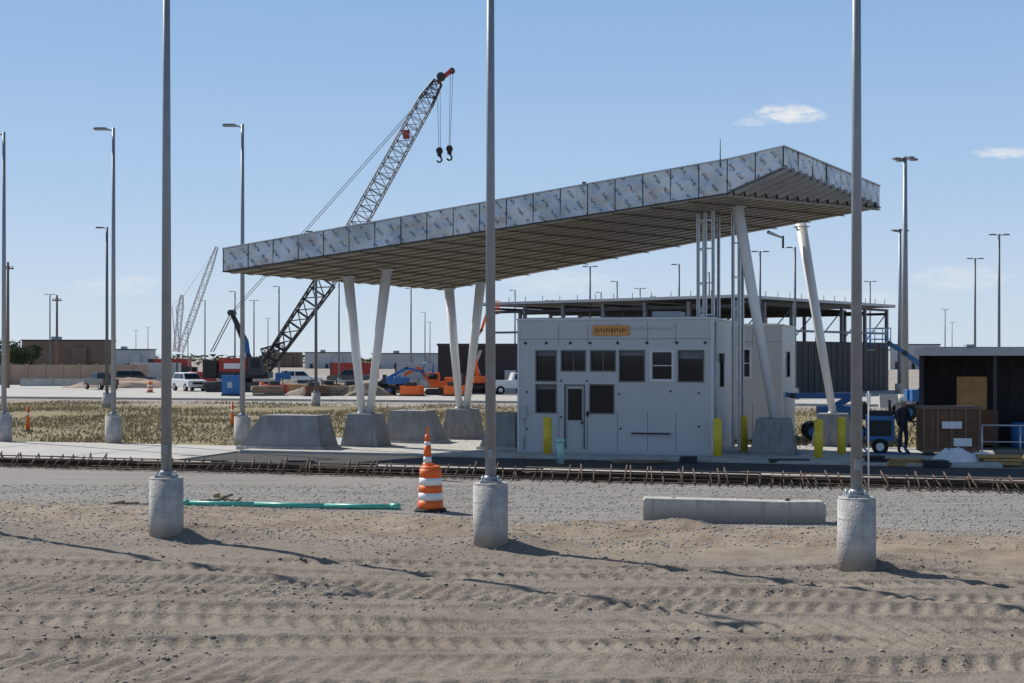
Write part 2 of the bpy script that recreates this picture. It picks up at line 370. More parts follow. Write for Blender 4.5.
# ---------------------------------------------------------------- canopy
FL=P(223.5,271,46.8); FR1=P(727,193,43.65); FR2=P(783,168,44.0); BR=P(879,207,48.35); BL=P(445,289,54.6)
ORI=Vector((1.5,48,0))
can=empty('toll_canopy',ORI)
def fmat():
    m=bpy.data.materials.new('fascia_film_metal'); m.use_nodes=True; nt=m.node_tree; N=nt.nodes; L=nt.links; b=N['Principled BSDF']
    b.inputs['Metallic'].default_value=.75
    uv=N.new('ShaderNodeTexCoord').outputs['UV']; ob=N.new('ShaderNodeTexCoord').outputs['Object']
    sp=N.new('ShaderNodeSeparateXYZ'); L.new(uv,sp.inputs[0])
    def mth(op,a,c=0.0,d=None):
        n=N.new('ShaderNodeMath'); n.operation=op
        for i,v in enumerate((a,c) if d is None else (a,c,d)):
            if isinstance(v,(int,float)): n.inputs[i].default_value=v
            else: L.new(v,n.inputs[i])
        return n.outputs[0]
    d=mth('ADD',mth('MULTIPLY',sp.outputs[0],1.0),mth('MULTIPLY',sp.outputs[1],.75))
    e=mth('SUBTRACT',mth('MULTIPLY',sp.outputs[1],1.0),mth('MULTIPLY',sp.outputs[0],.75))
    fr=mth('FRACT',mth('DIVIDE',d,.46)); band=mth('LESS_THAN',mth('ABSOLUTE',mth('SUBTRACT',fr,.5)),.13)
    cb=N.new('ShaderNodeCombineXYZ'); L.new(mth('MULTIPLY',e,11.0),cb.inputs[0]); L.new(mth('MULTIPLY',d,26.0),cb.inputs[1])
    wn=N.new('ShaderNodeTexNoise'); wn.inputs['Scale'].default_value=1; wn.inputs['Detail'].default_value=1; L.new(cb.outputs[0],wn.inputs['Vector'])
    let=mth('GREATER_THAN',wn.outputs['Fac'],.50)
    gp=mth('GREATER_THAN',mth('FRACT',mth('ADD',mth('DIVIDE',e,.62),mth('MULTIPLY',mth('FLOOR',mth('DIVIDE',d,.46)),.37))),.35)
    mk=mth('MULTIPLY',mth('MULTIPLY',band,let),mth('MULTIPLY',gp,.85))
    n=N.new('ShaderNodeTexNoise'); n.inputs['Scale'].default_value=1.3; n.inputs['Detail'].default_value=4; L.new(ob,n.inputs['Vector'])
    r=N.new('ShaderNodeValToRGB'); r.color_ramp.elements[0].position=.35; r.color_ramp.elements[0].color=(.38,.40,.42,1); r.color_ramp.elements[1].position=.65; r.color_ramp.elements[1].color=(.66,.67,.69,1); L.new(n.outputs['Fac'],r.inputs[0])
    mx=N.new('ShaderNodeMix'); mx.data_type='RGBA'; L.new(mk,mx.inputs[0]); L.new(r.outputs[0],mx.inputs[6]); mx.inputs[7].default_value=(.06,.065,.08,1)
    L.new(mx.outputs[2],b.inputs['Base Color'])
    rr=N.new('ShaderNodeMapRange'); rr.inputs[3].default_value=.25; rr.inputs[4].default_value=.5; L.new(n.outputs['Fac'],rr.inputs[0]); L.new(rr.outputs[0],b.inputs['Roughness'])
    n2=N.new('ShaderNodeTexNoise'); n2.inputs['Scale'].default_value=2.2; n2.inputs['Detail'].default_value=3; L.new(ob,n2.inputs['Vector'])
    bp=N.new('ShaderNodeBump'); bp.inputs['Strength'].default_value=.8; bp.inputs['Distance'].default_value=.09; L.new(n2.outputs['Fac'],bp.inputs['Height']); L.new(bp.outputs[0],b.inputs['Normal'])
    return m
FASC=fmat()
def up(p,h): return p+Vector((0,0,h))
hFL,hR1,hR2,hBR,hBL=.72,1.02,.66,.70,.70
corners=[(FL,hFL),(FR1,hR1),(FR2,hR2),(BR,hBR),(BL,hBL)]
mb=MB(); seams=MB(); acc=0
for k in range(5):
    (a,ha),(b_,hb)=corners[k],corners[(k+1)%5]
    Ln=(b_-a).length; n=max(1,round(Ln/.88)); out=(b_-a).cross(Vector((0,0,1))).normalized()
    for i in range(n):
        f0,f1=i/n,(i+1)/n; g0,g1=f0+.006/Ln*1.5,f1-.006/Ln*1.5
        A=a.lerp(b_,g0);B=a.lerp(b_,g1);h0=ha+(hb-ha)*g0;h1=ha+(hb-ha)*g1
        o=[out*random.uniform(0,.035) for _ in range(4)]
        pts=[A+o[0],B+o[1],up(B,h1)+o[2],up(A,h0)+o[3]]
        u0=acc+f0*Ln;u1=acc+f1*Ln; mb.face([p-ORI for p in pts],FASC,[(u0,0),(u1,0),(u1,h1),(u0,h0)])
        C=a.lerp(b_,f0); hh=ha+(hb-ha)*f0; seams.beam(C-ORI+out*.015-Vector((0,0,.02)),up(C,hh)-ORI+out*.015,.022,.03,DARK)
    seams.beam(up(a,ha+.02)-ORI+out*.02,up(b_,hb+.02)-ORI+out*.02,.1,.035,GALV)
    seams.beam(up(a,-.02)-ORI+out*.02,up(b_,-.02)-ORI+out*.02,.1,.03,DARK)
    seams.face([a-out*.02-ORI,b_-out*.02-ORI,up(b_,hb)-out*.02-ORI,up(a,ha)-out*.02-ORI],DARK)
    acc+=Ln
mb.obj('fascia_panels',parent=can); seams.obj('fascia_trim',parent=can)
mb=MB()
mb.face([up(p,h)-ORI for p,h in (corners[0],corners[1],corners[3],corners[4])],GALV); mb.face([up(p,h)-ORI for p,h in (corners[1],corners[2],corners[3])],GALV)
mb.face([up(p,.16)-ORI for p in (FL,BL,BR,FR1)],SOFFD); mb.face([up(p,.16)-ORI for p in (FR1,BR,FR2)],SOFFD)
NR=15
for i in range(NR):
    f=(i+.5)/NR; a=FL.lerp(BL,f); b_=FR1.lerp(BR,f); c=FR2.lerp(BR,f)
    mb.beam(a-ORI+Vector((0,0,.03)),b_-ORI+Vector((0,0,.03)),.38,.20,SOFF)
    mb.beam(b_-ORI+Vector((0,0,.03)),c-ORI+Vector((0,0,.03)),.32,.20,SOFF)
for i in range(1,14):
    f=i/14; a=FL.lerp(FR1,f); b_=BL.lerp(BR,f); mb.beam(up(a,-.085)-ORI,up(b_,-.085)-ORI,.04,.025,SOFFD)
mb.beam(up(FR1,-.09)-ORI,up(BR,-.09)-ORI,.12,.05,SOFF)
mb.obj('roof_soffit',parent=can)
cols=[((366,49.5),[(348,275,49.7),(387,268,49.3)]),((463,54),[(449,287,54.2),(481,281,53.7)]),((774,45.5),[(737,205,45.5)]),((833,49.5),[(801,225,49.9)])]
mb=MB(); pd=MB()
for (b,D),tops in cols:
    bc=Vector((bx(b,D),D,1.27))
    for k,(tb,te,tD) in enumerate(tops):
        off=0 if len(tops)==1 else (-.13 if k==0 else .13)
        q=P(tb,te,tD); p=bc+Vector((off,0,0)); q2=q+(q-p).normalized()*.1
        mb.cyl(p-ORI,q2-ORI,.13,.19,WHITE,20)
        mb.cyl(p-ORI,p-ORI+Vector((0,0,.05)),.19,.19,GALV,16)
        mb.box(q-ORI+Vector((0,0,-.07)),(.5,.5,.03),GALV)
    c=bc-ORI
    pd.box((c.x,c.y,.71),(1.4,1.3,1.13),CONC2,rz=TH,taper=.72)
    pd.box((c.x,c.y,.11),(1.75,1.6,.1),CONC2,rz=TH)
mb.obj('columns',parent=can); pd.obj('column_pedestals',parent=can,bevel=.02)
mb=MB(); a=FR1.lerp(FR2,-.12); mb.cyl(up(a,.9)-ORI,up(a,1.75)-ORI,.02,.012,DARK,6)
a=FL.lerp(FR1,.73); mb.box(up(a,.98)-ORI,(.12,.08,.12),DARK)
mb.cyl(P(768,232,46)-ORI,P(783,238,46.4)-ORI,.06,.03,GALV,8); mb.box(P(783,242,46.4)-ORI,(.06,.06,.4),BLACK)
mb.obj('roof_fittings',parent=can)

# ---------------------------------------------------------------- booths
def wall(mb,L_,H_,ops,org,du,m,th=.12,nrm=None):
    org=Vector(org);du=Vector(du); n=nrm
    xs_=sorted({0,L_,*[o[0] for o in ops],*[o[1] for o in ops]}); zs_=sorted({0,H_,*[o[2] for o in ops],*[o[3] for o in ops]})
    pt=lambda x,z,d:org+du*x+Vector((0,0,z))-n*d
    for i in range(len(xs_)-1):
        for j in range(len(zs_)-1):
            cx=(xs_[i]+xs_[i+1])/2;cz=(zs_[j]+zs_[j+1])/2
            if any(o[0]<cx<o[1] and o[2]<cz<o[3] for o in ops): continue
            mb.face([pt(xs_[i],zs_[j],0),pt(xs_[i+1],zs_[j],0),pt(xs_[i+1],zs_[j+1],0),pt(xs_[i],zs_[j+1],0)],m)
    for a,b,c,d in ops:
        for (x0,z0,x1,z1) in((a,c,b,c),(b,c,b,d),(b,d,a,d),(a,d,a,c)):
            mb.face([pt(x0,z0,0),pt(x1,z1,0),pt(x1,z1,th),pt(x0,z0,th)],m)
def booth(name,loc,Lx,Ly,H,front,door,side,detail=True):
    e=empty(name,loc,TH); w=MB(); fn=Vector((0,-1,0)); sn_=Vector((1,0,0))
    ops=list(front)+([door] if door else [])
    wall(w,Lx,H,ops,(0,0,0),(1,0,0),WALL,nrm=fn); wall(w,Ly,H,side,(Lx,0,0),(0,1,0),WALL,nrm=sn_)
    wall(w,Ly,H,[],(0,Ly,0),(0,-1,0),WALL,nrm=Vector((-1,0,0))); wall(w,Lx,H,[],(Lx,Ly,0),(-1,0,0),WALL,nrm=Vector((0,1,0)))
    for x in (1.36,2.32,3.30,4.27,5.17):
        if x<Lx: w.b2(x-.008,x+.008,-.003,.0,.1,1.35,FRAME); w.b2(x-.008,x+.008,-.003,.0,3.5,H-.1,FRAME)
    w.b2(.02,Lx-.02,-.004,0,H-.62,H-.605,FRAME)
    w.obj('walls',parent=e)
    r=MB(); r.b2(-.05,Lx+.05,-.05,Ly+.05,H,H+.06,TRIM); r.b2(.2,Lx-.2,.2,Ly-.2,H+.06,H+.09,SILV); r.b2(-.03,Lx+.03,-.04,Ly+.03,-.04,.1,SILV); r.b2(-.025,.05,-.025,.05,.1,H,TRIM) ; r.b2(Lx-.05,Lx+.025,-.025,.05,.1,H,TRIM)
    r.obj('roof_and_trim',parent=e,bevel=.01)
    gl=MB()
    for k,(a,b,c,d) in enumerate(front):
        gl.b2(a,b,.07,.09,c,d,GLASS)
        fm_=TRIM if k==4 else FRAME
        for q in((a,a+.04,c,d),(b-.04,b,c,d),(a+.04,b-.04,c,c+.04),(a+.04,b-.04,d-.04,d)): gl.b2(q[0],q[1],-.015,.069,q[2],q[3],fm_)
        if k==4:
            for q in((a-.05,a,c-.05,d+.05),(b,b+.05,c-.05,d+.05),(a,b,c-.05,c),(a,b,d,d+.05)): gl.b2(q[0],q[1],-.03,.02,q[2],q[3],TRIM)
            gl.b2(a+.04,b-.04,.03,.06,(c+d)/2-.015,(c+d)/2+.015,TRIM)
        if k in (1,2): gl.b2((a+b)/2-.015,(a+b)/2+.015,.03,.069,c+.04,d-.04,FRAME)
        if k in (0,3,5,6): gl.b2(a+.04,b-.04,.066,.0699,d-.04-(.14+.05*(k%3)),d-.04,BLIND)
    for a,b,c,d in side:
        gl.b2(Lx-.09,Lx-.07,a,b,c,d,GLASS)
        for q in((a,a+.03,c,d),(b-.03,b,c,d),(a+.03,b-.03,c,c+.03),(a+.03,b-.03,d-.03,d)): gl.b2(Lx-.069,Lx-.02,q[0],q[1],q[2],q[3],BLACK)
    gl.obj('windows',parent=e)
    if door:
        a,b,c,d=door; dm=MB(); dm.b2(a,b,.05,.09,c,d,WALL)
        for q in((a,a+.05,c,d),(b-.05,b,c,d),(a+.05,b-.05,d-.05,d)): dm.b2(q[0],q[1],-.01,.049,q[2],q[3],FRAME)
        dm.b2(a+.12,b-.12,.03,.049,1.05,d-.14,BLACK); dm.b2(a+.16,b-.16,.02,.03,1.09,d-.18,GLASS)
        dm.b2(b-.13,b-.09,.0,.049,.92,1.04,DARK); dm.cyl((b-.11,-.02,.98),(b-.22,-.02,.98),.012,.012,GALV,6)
        dm.obj('door',parent=e)
    if detail:
        d=MB()
        d.b2(2.5,3.67,-.055,-.03,H-.50,H-.18,SIGN)
        for i in range(12):
            x=2.58+i*.088; d.b2(x,x+.045,-.058,-.0551,H-.43+.03*(i%3),H-.26-.03*(i%2),RUSTP)
        d.b2(3.72,5.05,-.06,0,.60,.72,SILV); d.b2(3.76,5.01,-.064,-.06,.63,.69,DARK)
        d.b2(3.7,5.1,-.05,0,3.98,4.03,SILV)
        for x in (.25,.95,1.75,2.4,3.3,4.25,5.2,6.1):
            d.cyl((x,-.02,H-.74),(x,0,H-.74),.05,.05,DARK,10)
        for x,z in((.3,1.95),(1.44,2.32),(2.3,2.32),(3.35,1.9),(5.0,2.0),(5.9,1.95),(5.9,.9),(.3,.75),(3.4,.8),(2.32,1.2),(1.44,1.15)):
            d.cyl((x,-.02,z),(x,0,z),.035,.035,DARK,8)
        d.b2(2.30,2.36,-.08,0,1.22,1.34,BLACK)
        d.b2(.12,.3,-.09,0,1.1,1.5,SILV); d.cyl((.21,-.04,.1),(.21,-.04,1.1),.02,.02,GALV,8)
        d.b2(Lx,Lx+.12,1.5,1.9,2.9,3.2,DARK); d.cyl((Lx+.04,.4,.1),(Lx+.04,.4,4.2),.025,.025,GALV,8)
        d.cyl((Lx-.35,-.04,4.45),(Lx-.35,-.04,4.65),.03,.03,GALV,6)
        d.b2(Lx-2.2,Lx-1.3,1.5,2.6,H+.09,H+.3,SILV)
        d.obj('wall_fittings',parent=e)
    return e
HB=4.27
z=lambda y:(CH-(y-358)/31.25)-.15
fw=[(.58,1.3,z(382),z(350)),(1.43,2.27,z(382)+.33,z(350)),(2.4,3.25,z(382)+.33,z(350)),(3.34,4.19,z(382),z(350)),(4.38,5.08,z(380),z(351)),(5.23,6.07,z(382),z(350)),(.58,1.3,z(414),z(384)),(2.37,3.2,z(414),z(384))]
Lc=Vector((.2,46.25,.15))
booth('inspection_booth',Lc,6.33,5,HB,fw,(1.54,2.24,.12,z(384.5)),[(.5,.95,2.1,3.2),(1.5,2.6,2.1,3.2)])
b2=Vector((10.2,53.6,.15))-U*6.3
booth('inspection_booth',b2,6.3,5,HB,[(3.6,4.3,2.3,3.4),(.6,1.4,2.3,3.4),(1.6,2.4,2.3,3.4),(2.6,3.4,2.3,3.4),(4.6,5.1,2.3,3.4)],None,[(1,3,2.3,3.3)],detail=False)
e=empty('steel_stud_chase',Lc+Vector((0,0,HB+.06)),TH); mb=MB()
def can_z(wx,wy): return 13.03+.113*wx-.1263*wy
for (lx,ly) in((5.72,1.0),(5.95,1.0),(6.2,1.0),(5.72,2.2),(6.2,2.2),(6.75,1.6),(6.95,1.6),(6.95,2.4)):
    w_=Lc+U*lx+V*ly; top=can_z(w_.x,w_.y)-.12-HB-.21
    base=.05 if lx<6.3 else -HB
    mb.b2(lx-.05,lx+.05,ly-.05,ly+.05,base,top,GALV)
    mb.b2(lx-.012,lx+.012,ly-.053,ly-.0501,base,top,DARK)
for zz in (.08,1.1,2.2,3.1): mb.b2(5.68,6.24,.98,1.02,zz,zz+.05,GALV); mb.b2(6.72,6.98,1.57,1.63,zz+.2,zz+.25,GALV); mb.b2(5.7,5.74,1,2.2,zz,zz+.05,GALV)
mb.obj('studs',parent=e)

for b,D in((547.5,44.9),(717.5,43.9),(743.5,46.2),(818.5,43.3),(841.5,44.9)):
    mb=MB(); mb.cyl((0,0,0),(0,0,1.13),.135,.135,YEL,20); mb.sphere((0,0,1.13),.135,YEL,20,8,(1,1,.5)); mb.cyl((0,0,0),(0,0,.02),.2,.2,GALV,16)
    mb.obj('bollard',(bx(b,D),D,.15))
mb=MB(); mb.cyl((0,0,0),(0,0,.70),.11,.11,PTEAL,16); mb.cyl((0,0,.66),(0,0,.74),.135,.135,PTEAL,16); mb.cyl((0,0,.74),(0,0,.78),.06,.06,PTEAL,8); mb.obj('conduit_riser',(bx(560.5,42.2),42.2,.05))

def wedge(b,D,L_,H_,sl,sr,dep=1.5):
    mb=MB(); mb.hexa([(0,0,0),(L_,0,0),(L_,dep,0),(0,dep,0),(sl,.22,H_),(L_-sr,.22,H_),(L_-sr,dep-.22,H_),(sl,dep-.22,H_)],CONC2)
    mb.b2(-.05,L_+.05,-.05,dep+.05,-.1,.08,CONC)
    for k in (.3,.7): mb.cyl((L_*k,dep/2,H_),(L_*k,dep/2,H_+.06),.02,.02,RUST,6)
    mb.obj('concrete_crash_block',(bx(b,D),D,.15),TH,bevel=.025)
wedge(238,48.2,3.05,1.12,.75,.25); wedge(384,51.3,1.95,1.15,.12,.45); wedge(478,47.6,1.3,1.22,.5,.08,1.2)

# ---------------------------------------------------------------- foreground items
def barrel(b,D,z0=None):
    x=bx(b,D); mb=MB()
    seq=[(.03,.24,ORG,.272,.262),(.24,.40,REFW,.257,.252),(.40,.55,ORG,.251,.245),(.55,.71,REFW,.240,.235),(.71,.90,ORG,.234,.226),(.90,.95,ORG,.226,.19)]
    for a,c,m,r0,r1 in seq: mb.cyl((0,0,a),(0,0,c),r0,r1,m,28)
    mb.cyl((0,0,.0),(0,0,.07),.35,.31,RUB,28)
    mb.box((0,0,.97),(.2,.04,.05),ORG)
    return mb.obj('traffic_barrel',(x,D,float(height(x,D)) if z0 is None else z0),random.random())
barrel(430.5,29.7)
D=37.5;x=bx(427.5,D); mb=MB()
mb.box((0,0,.03),(.42,.42,.06),RUB,taper=.9); mb.cyl((0,0,.06),(0,0,.35),.13,.115,ORG,20); mb.cyl((0,0,.35),(0,0,.5),.113,.107,REFW,20); mb.cyl((0,0,.5),(0,0,.8),.106,.09,ORG,20); mb.cyl((0,0,.8),(0,0,.9),.088,.08,REFW,20); mb.cyl((0,0,.9),(0,0,1.08),.078,.06,ORG,20); mb.cyl((0,0,1.08),(0,0,1.2),.02,.02,ORG,10); mb.box((0,0,1.22),(.08,.03,.1),ORG)
mb.obj('delineator_cone',(x,D,.1))
mb=MB(); mb.prism([(0,.02),(3.5,0),(3.52,.38),(3.45,.46),(2.6,.45),(1.7,.47),(.04,.50),(0,.45)],0,.45,CONCB)
for xx in(.6,2.8): mb.cyl((xx,.22,.45),(xx,.22,.50),.05,.05,RUST,10)
mb.obj('precast_concrete_curb',(bx(643,27.7),27.7,-.03),math.radians(-5),bevel=.02)
D=30.2; x=bx(184,D)
mb=MB(); hp=[(0,0,.12),(1.5,-.02,.09),(3.0,-.12,.07),(4.5,-.28,.07)]; mb.tube(hp,.055,TEAL,12); mb.cyl((4.4,-.27,.07),(4.62,-.29,.07),.075,.075,TEAL,12); mb.cyl((-.05,0,.12),(.1,0,.12),.075,.075,TEAL,12)
mb.obj('pvc_pipe',(x,D,0))
for (b,D,L_,r,ry) in((110,30.6,1.7,-.12,-.02),(196,30.6,.8,.3,-.2),(214,30.9,.7,-.3,.22),(225,30.4,.35,.2,-.3)):
    mb=MB(); n_=5
    for k in range(n_):
        a=Vector((L_*k/n_,.04*math.sin(k*2.1),.03*math.sin(k*1.7))); c=Vector((L_*(k+1)/n_,.04*math.sin((k+1)*2.1),.03*math.sin((k+1)*1.7))); mb.cyl(a,c,.055-.006*k,.05-.006*k,WOOD,8)
    o=mb.obj('broken_branch',(bx(b,D),D,.06+max(0,ry)*L_),r); o.rotation_euler=(0,ry,r)
mb=MB(); mb.cyl((0,0,0),(0,0,2.4),.018,.015,WHITE,8); mb.b2(-.05,.05,-.006,.006,2.1,2.35,WHITE); mb.obj('survey_stake',(bx(868.5,34.4),34.4,0))
for b,D in((28,62),(232.5,66)):
    mb=MB(); mb.cyl((0,0,0),(0,0,.06),.25,.22,RUB,16); mb.cyl((0,0,.06),(0,0,1.1),.08,.05,ORG,14); mb.cyl((0,0,.7),(0,0,.82),.068,.066,REFW,14); mb.obj('delineator_cone',(bx(b,D),D,0))
def lump(name,b,D,sx,sy,sz,m,seed,z0=.1):
    n=36; XX,YY=np.meshgrid(np.linspace(-1,1,n),np.linspace(-1,1,n)); r=np.sqrt(XX**2+YY**2)
    zz=np.clip(1-r**2*(1+.8*fb(XX*2,YY*2,seed,3)),0,1)**.8*(.65+.9*np.clip(fb(XX*3+5,YY*3,seed+3,4)+.3,0,1))
    vs=np.stack([XX.ravel()*sx,YY.ravel()*sy,zz.ravel()*sz-.02],1); id_=np.arange(n*n).reshape(n,n)
    f=np.stack([id_[:-1,:-1].ravel(),id_[:-1,1:].ravel(),id_[1:,1:].ravel(),id_[1:,:-1].ravel()],1)
    o=npmesh(name,vs,f,4); o.location=(bx(b,D),D,z0); o.data.materials.append(m); o.data.polygons.foreach_set('use_smooth',[True]*len(f)); return o
lump('white_tarp',955,42.2,.8,.6,.5,TARP,4,.05); lump('white_tarp',980,43,.5,.4,.3,TARP,9)

# ---------------------------------------------------------------- crane
def crawler_crane():
    D=134; e=empty('crawler_crane',(bx(262,D),D,0)); O=Vector((bx(262,D),D,0))
    q=lambda b,y,dd=0:P(b,y,D+dd)-O
    foot=q(264,370); j1=q(326,281); tip=q(438,82,-2)
    mb=MB(); mb.lattice(foot,j1,1.0,1.75,8,DARK,.10,.055); mb.obj('boom_lower',parent=e)
    mb=MB(); mb.lattice(j1,foot.lerp(tip,.93),1.6,1.35,22,LCONT,.07,.038); mb.lattice(foot.lerp(tip,.93),tip,1.35,.8,3,DARK,.08,.045)
    c=foot.lerp(tip,.82); mb.box(c,(.6,.6,.8),RED); mb.obj('boom_upper',parent=e)
    mb=MB(); mb.beam(tip,q(452,70,-2),.45,.35,RED); mb.cyl(q(452,71,-2)+Vector((0,-.2,0)),q(452,71,-2)+Vector((0,.2,0)),.28,.28,DARK,14); mb.cyl(q(441,77,-2)+Vector((0,-.3,0)),q(441,77,-2)+Vector((0,.3,0)),.4,.4,DARK,14)
    mb.obj('boom_head',parent=e)
    mb=MB(); mt=q(232,313)
    for dy in(-.6,.6):
        o=Vector((0,dy,0)); mb.cyl(tip+o,mt+o,.03,.03,DARK,5); mb.cyl(foot+Vector((-1,dy,.3)),mt+o,.12,.12,DARK,6); mb.cyl(mt+o,q(212,352)+o,.05,.05,DARK,5)
        mb.cyl(q(246,340)+o,mt+o,.1,.1,DARK,6); mb.cyl(q(246,340)+o,q(250,372)+o,.14,.14,BLUE,6)
    mb.cyl(mt+Vector((0,-.8,0)),mt+Vector((0,.8,0)),.3,.3,DARK,10)
    mb.lattice(q(285,345),q(262,352),.5,.6,4,DARK,.07,.04)
    mb.obj('mast_and_pendants',parent=e)
    mb=MB()
    for (a,b_) in(((437,84),(439,150)),((440,84),(440.5,150)),((450.5,72),(449,148)),((453,72),(450,148))): mb.cyl(q(*a,-2),q(*b_,-2),.022,.022,DARK,5)
    for hx,hy in((439.5,152),(449.5,150)):
        c=q(hx,hy,-2); mb.box(c,(.4,.3,.8),BLACK); mb.cyl(c+Vector((0,-.2,.1)),c+Vector((0,.2,.1)),.32,.32,BLACK,12)
        mb.tube([c+Vector((.0,0,-.4)),c+Vector((.2,0,-.6)),c+Vector((.2,0,-.85)),c+Vector((-.03,0,-.98)),c+Vector((-.25,0,-.8))],.09,BLACK,6)
    mb.obj('hook_blocks',parent=e)
    mb=MB()
    mb.b2(-4.6,.8,-1.5,1.5,1.3,1.9,DARK); mb.b2(-3.8,-1.2,-1.4,1.4,1.9,3.2,RED); mb.b2(-3.3,-1.5,-1.45,-1.41,2.2,2.7,WHITE); mb.b2(-5.2,-3.9,-1.8,1.8,1.3,3.0,BLACK)
    mb.hexa([(-.9,-2.4,1.6),(.6,-2.4,1.6),(.6,-1.55,1.6),(-.9,-1.55,1.6),(-.9,-2.4,3.3),(.3,-2.4,3.3),(.3,-1.55,3.3),(-.9,-1.55,3.3)],DARK); mb.b2(-.6,.2,-2.42,-2.4,2.3,3.1,GLASS)
    mb.cyl((-2,0,.9),(-2,0,1.3),1.1,1.1,DARK,18)
    for y0 in(-3.0,2.0):
        mb.prism([(-5.0,.5),(-4.6,.05),(1.0,.05),(1.5,.5),(1.3,.95),(-4.8,.95)],y0,y0+1.0,DARK)
        for k in range(9): mb.cyl((-4.4+k*.66,y0-.03,.45),(-4.4+k*.66,y0,.45),.27,.27,BLACK,10)
    mb.obj('crane_body',parent=e)
crawler_crane()
def far_crane(D,ft,tp):
    e=empty('lattice_crane',(bx(ft[0],D),D,0)); O=Vector((bx(ft[0],D),D,0)); a=P(ft[0],ft[1],D)-O; b=P(tp[0],tp[1],D)-O
    mb=MB(); mb.lattice(a,a.lerp(b,.8),1.2,1.1,14,SILV,.075,.045); mb.lattice(a.lerp(b,.8),b,1.1,.5,4,SILV,.075,.045)
    m=P(ft[0]-4,ft[1]-45,D)-O; mb.cyl(m,b,.04,.04,SILV,4); mb.cyl(a,m,.1,.1,SILV,5); mb.obj('boom',parent=e)
    mb=MB(); mb.b2(-5,2,-2,2,1.4,3,RED); mb.b2(-6,3,-3.5,-2.2,0,1.3,DARK); mb.b2(-6,3,2.2,3.5,0,1.3,DARK); mb.b2(-6,-5.01,-2,2,1.4,3.0,DARK); mb.obj('crane_body',parent=e)
far_crane(300,(180,352),(217,247)); far_crane(330,(176,352),(182,295))

# ---------------------------------------------------------------- steel frame building
e=empty('steel_frame_building',(18.5,118,0),math.atan2(.77,.64)); LX,LY,HT=28.8,27.0,8.4
mb=MB(); nX,nY=6,6
for i in range(nX+1):
    for j in range(nY+1):
        if i in(0,nX) or j in(0,nY) or (i%2==0 and j%2==0): mb.box((i*LX/nX,j*LY/nY,HT/2-.2),(.28,.28,HT-.4),POLED)
for i in range(nX+1): mb.b2(i*LX/nX-.12,i*LX/nX+.12,.1,LY-.1,HT-1.0,HT-.75,DARK)
for j in range(nY+1): mb.b2(.1,LX-.1,j*LY/nY-.11,j*LY/nY+.11,HT-.62,HT-.4,DARK)
for zz in(5.6,):
    for a in range(nX): mb.cyl((a*LX/nX,0,zz-.9),((a+1)*LX/nX,0,HT-.8),.06,.06,POLED,5)
    mb.b2(.15,LX-.15,-.08,.08,zz-.1,zz+.1,POLED); mb.b2(-.08,.08,.15,LY-.15,zz-.1,zz+.1,POLED)
mb.obj('steel_frame',parent=e)
mb=MB(); mb.b2(-.6,LX+.6,-.6,LY+.6,HT-.25,HT,DARK); mb.b2(-.65,LX+.65,-.65,-.6,HT-.20,HT+.04,SILV); mb.b2(-.65,-.6,-.6,LY+.6,HT-.20,HT+.04,SILV)
for k in range(14): mb.cyl((k*2.1,-.5,HT),(k*2.1,-.5,HT+.5),.03,.03,DARK,5); mb.cyl((-.5,k*2,HT),(-.5,k*2,HT+.5),.03,.03,DARK,5)
mb.obj('roof_deck',parent=e)
mb=MB(); mb.b2(-.25,-.15,.2,LY-.2,0,4.4,CLADB); mb.b2(.2,LX-.2,-.25,-.15,0,4.7,CLADB); mb.b2(2,LX-2,LY*.5,LY*.5+.2,0,5.5,CLADB)
for k in range(26): mb.b2(-.29,-.25,k*1.04+.2,k*1.04+.26,0,4.4,DARK); mb.b2(k*1.1+.2,k*1.1+.26,-.29,-.25,0,4.7,DARK)
mb.b2(-.3,-.25,12,15,0,3.2,SILV)
mb.obj('wall_cladding',parent=e)
e=empty('black_clad_building',(bx(438,128),128,0)); mb=MB(); mb.b2(0,13.5,0,10,0,4.3,CLADB); mb.b2(-.1,13.6,-.1,10.1,4.3,4.5,DARK)
for k in range(13): mb.b2(k*1.04,k*1.04+.06,-.05,0,0,4.3,DARK)
mb.obj('walls',parent=e); mb=MB(); mb.hexa([(2.8,-.1,1.6),(3.1,-.1,1.6),(3.1,-.055,1.6),(2.8,-.055,1.6),(3.7,-.1,3.9),(4.0,-.1,3.9),(4.0,-.055,3.9),(3.7,-.055,3.9)],SILV); mb.b2(6,7,-.08,0,0,2.1,SILV); mb.b2(9,10.5,-.08,0,1,2.2,GLASS); mb.obj('door_and_panels',parent=e)

# right shed
D=48.5; e=empty('storage_shed',(bx(919,D),D,.0),TH); mb=MB()
mb.b2(0,7.5,3.2,3.35,0,3.3,CLADB); mb.b2(0,.15,0,3.2,0,3.3,CLADB); mb.b2(7.4,7.5,0,3.2,0,3.3,CLADB)
for k in range(18): mb.b2(.3+k*.4,.34+k*.4,3.15,3.2,0.12,3.2,DARK)
mb.b2(2.4,2.52,0,.12,.12,3.3,DARK); mb.b2(.15,7.4,0,3.2,.0,.12,CONC2); mb.obj('walls',parent=e)
mb=MB(); mb.b2(-.1,7.7,-.3,3.4,3.3,3.36,DARK); mb.b2(-.13,7.73,-.36,-.3,3.28,3.55,SILV); mb.b2(-.1,7.7,-.3,3.4,3.36,3.5,SILV); mb.obj('roof',parent=e)
mb=MB(); mb.box((1.75,1.6,1.9),(1.0,.05,1.3),PLY); mb.box((2.0,1.4,.8),(1.2,.6,1.2),RUSTP); mb.box((4.4,1.6,.8),(1.1,.8,1.4),DARK); mb.cyl((3.3,1.2,.12),(3.3,1.2,1.0),.3,.3,BLUE,14); mb.obj('stored_materials',parent=e)
D=44.5; e=empty('job_site_container',(bx(922,D),D,.1),math.radians(-8)); mb=MB()
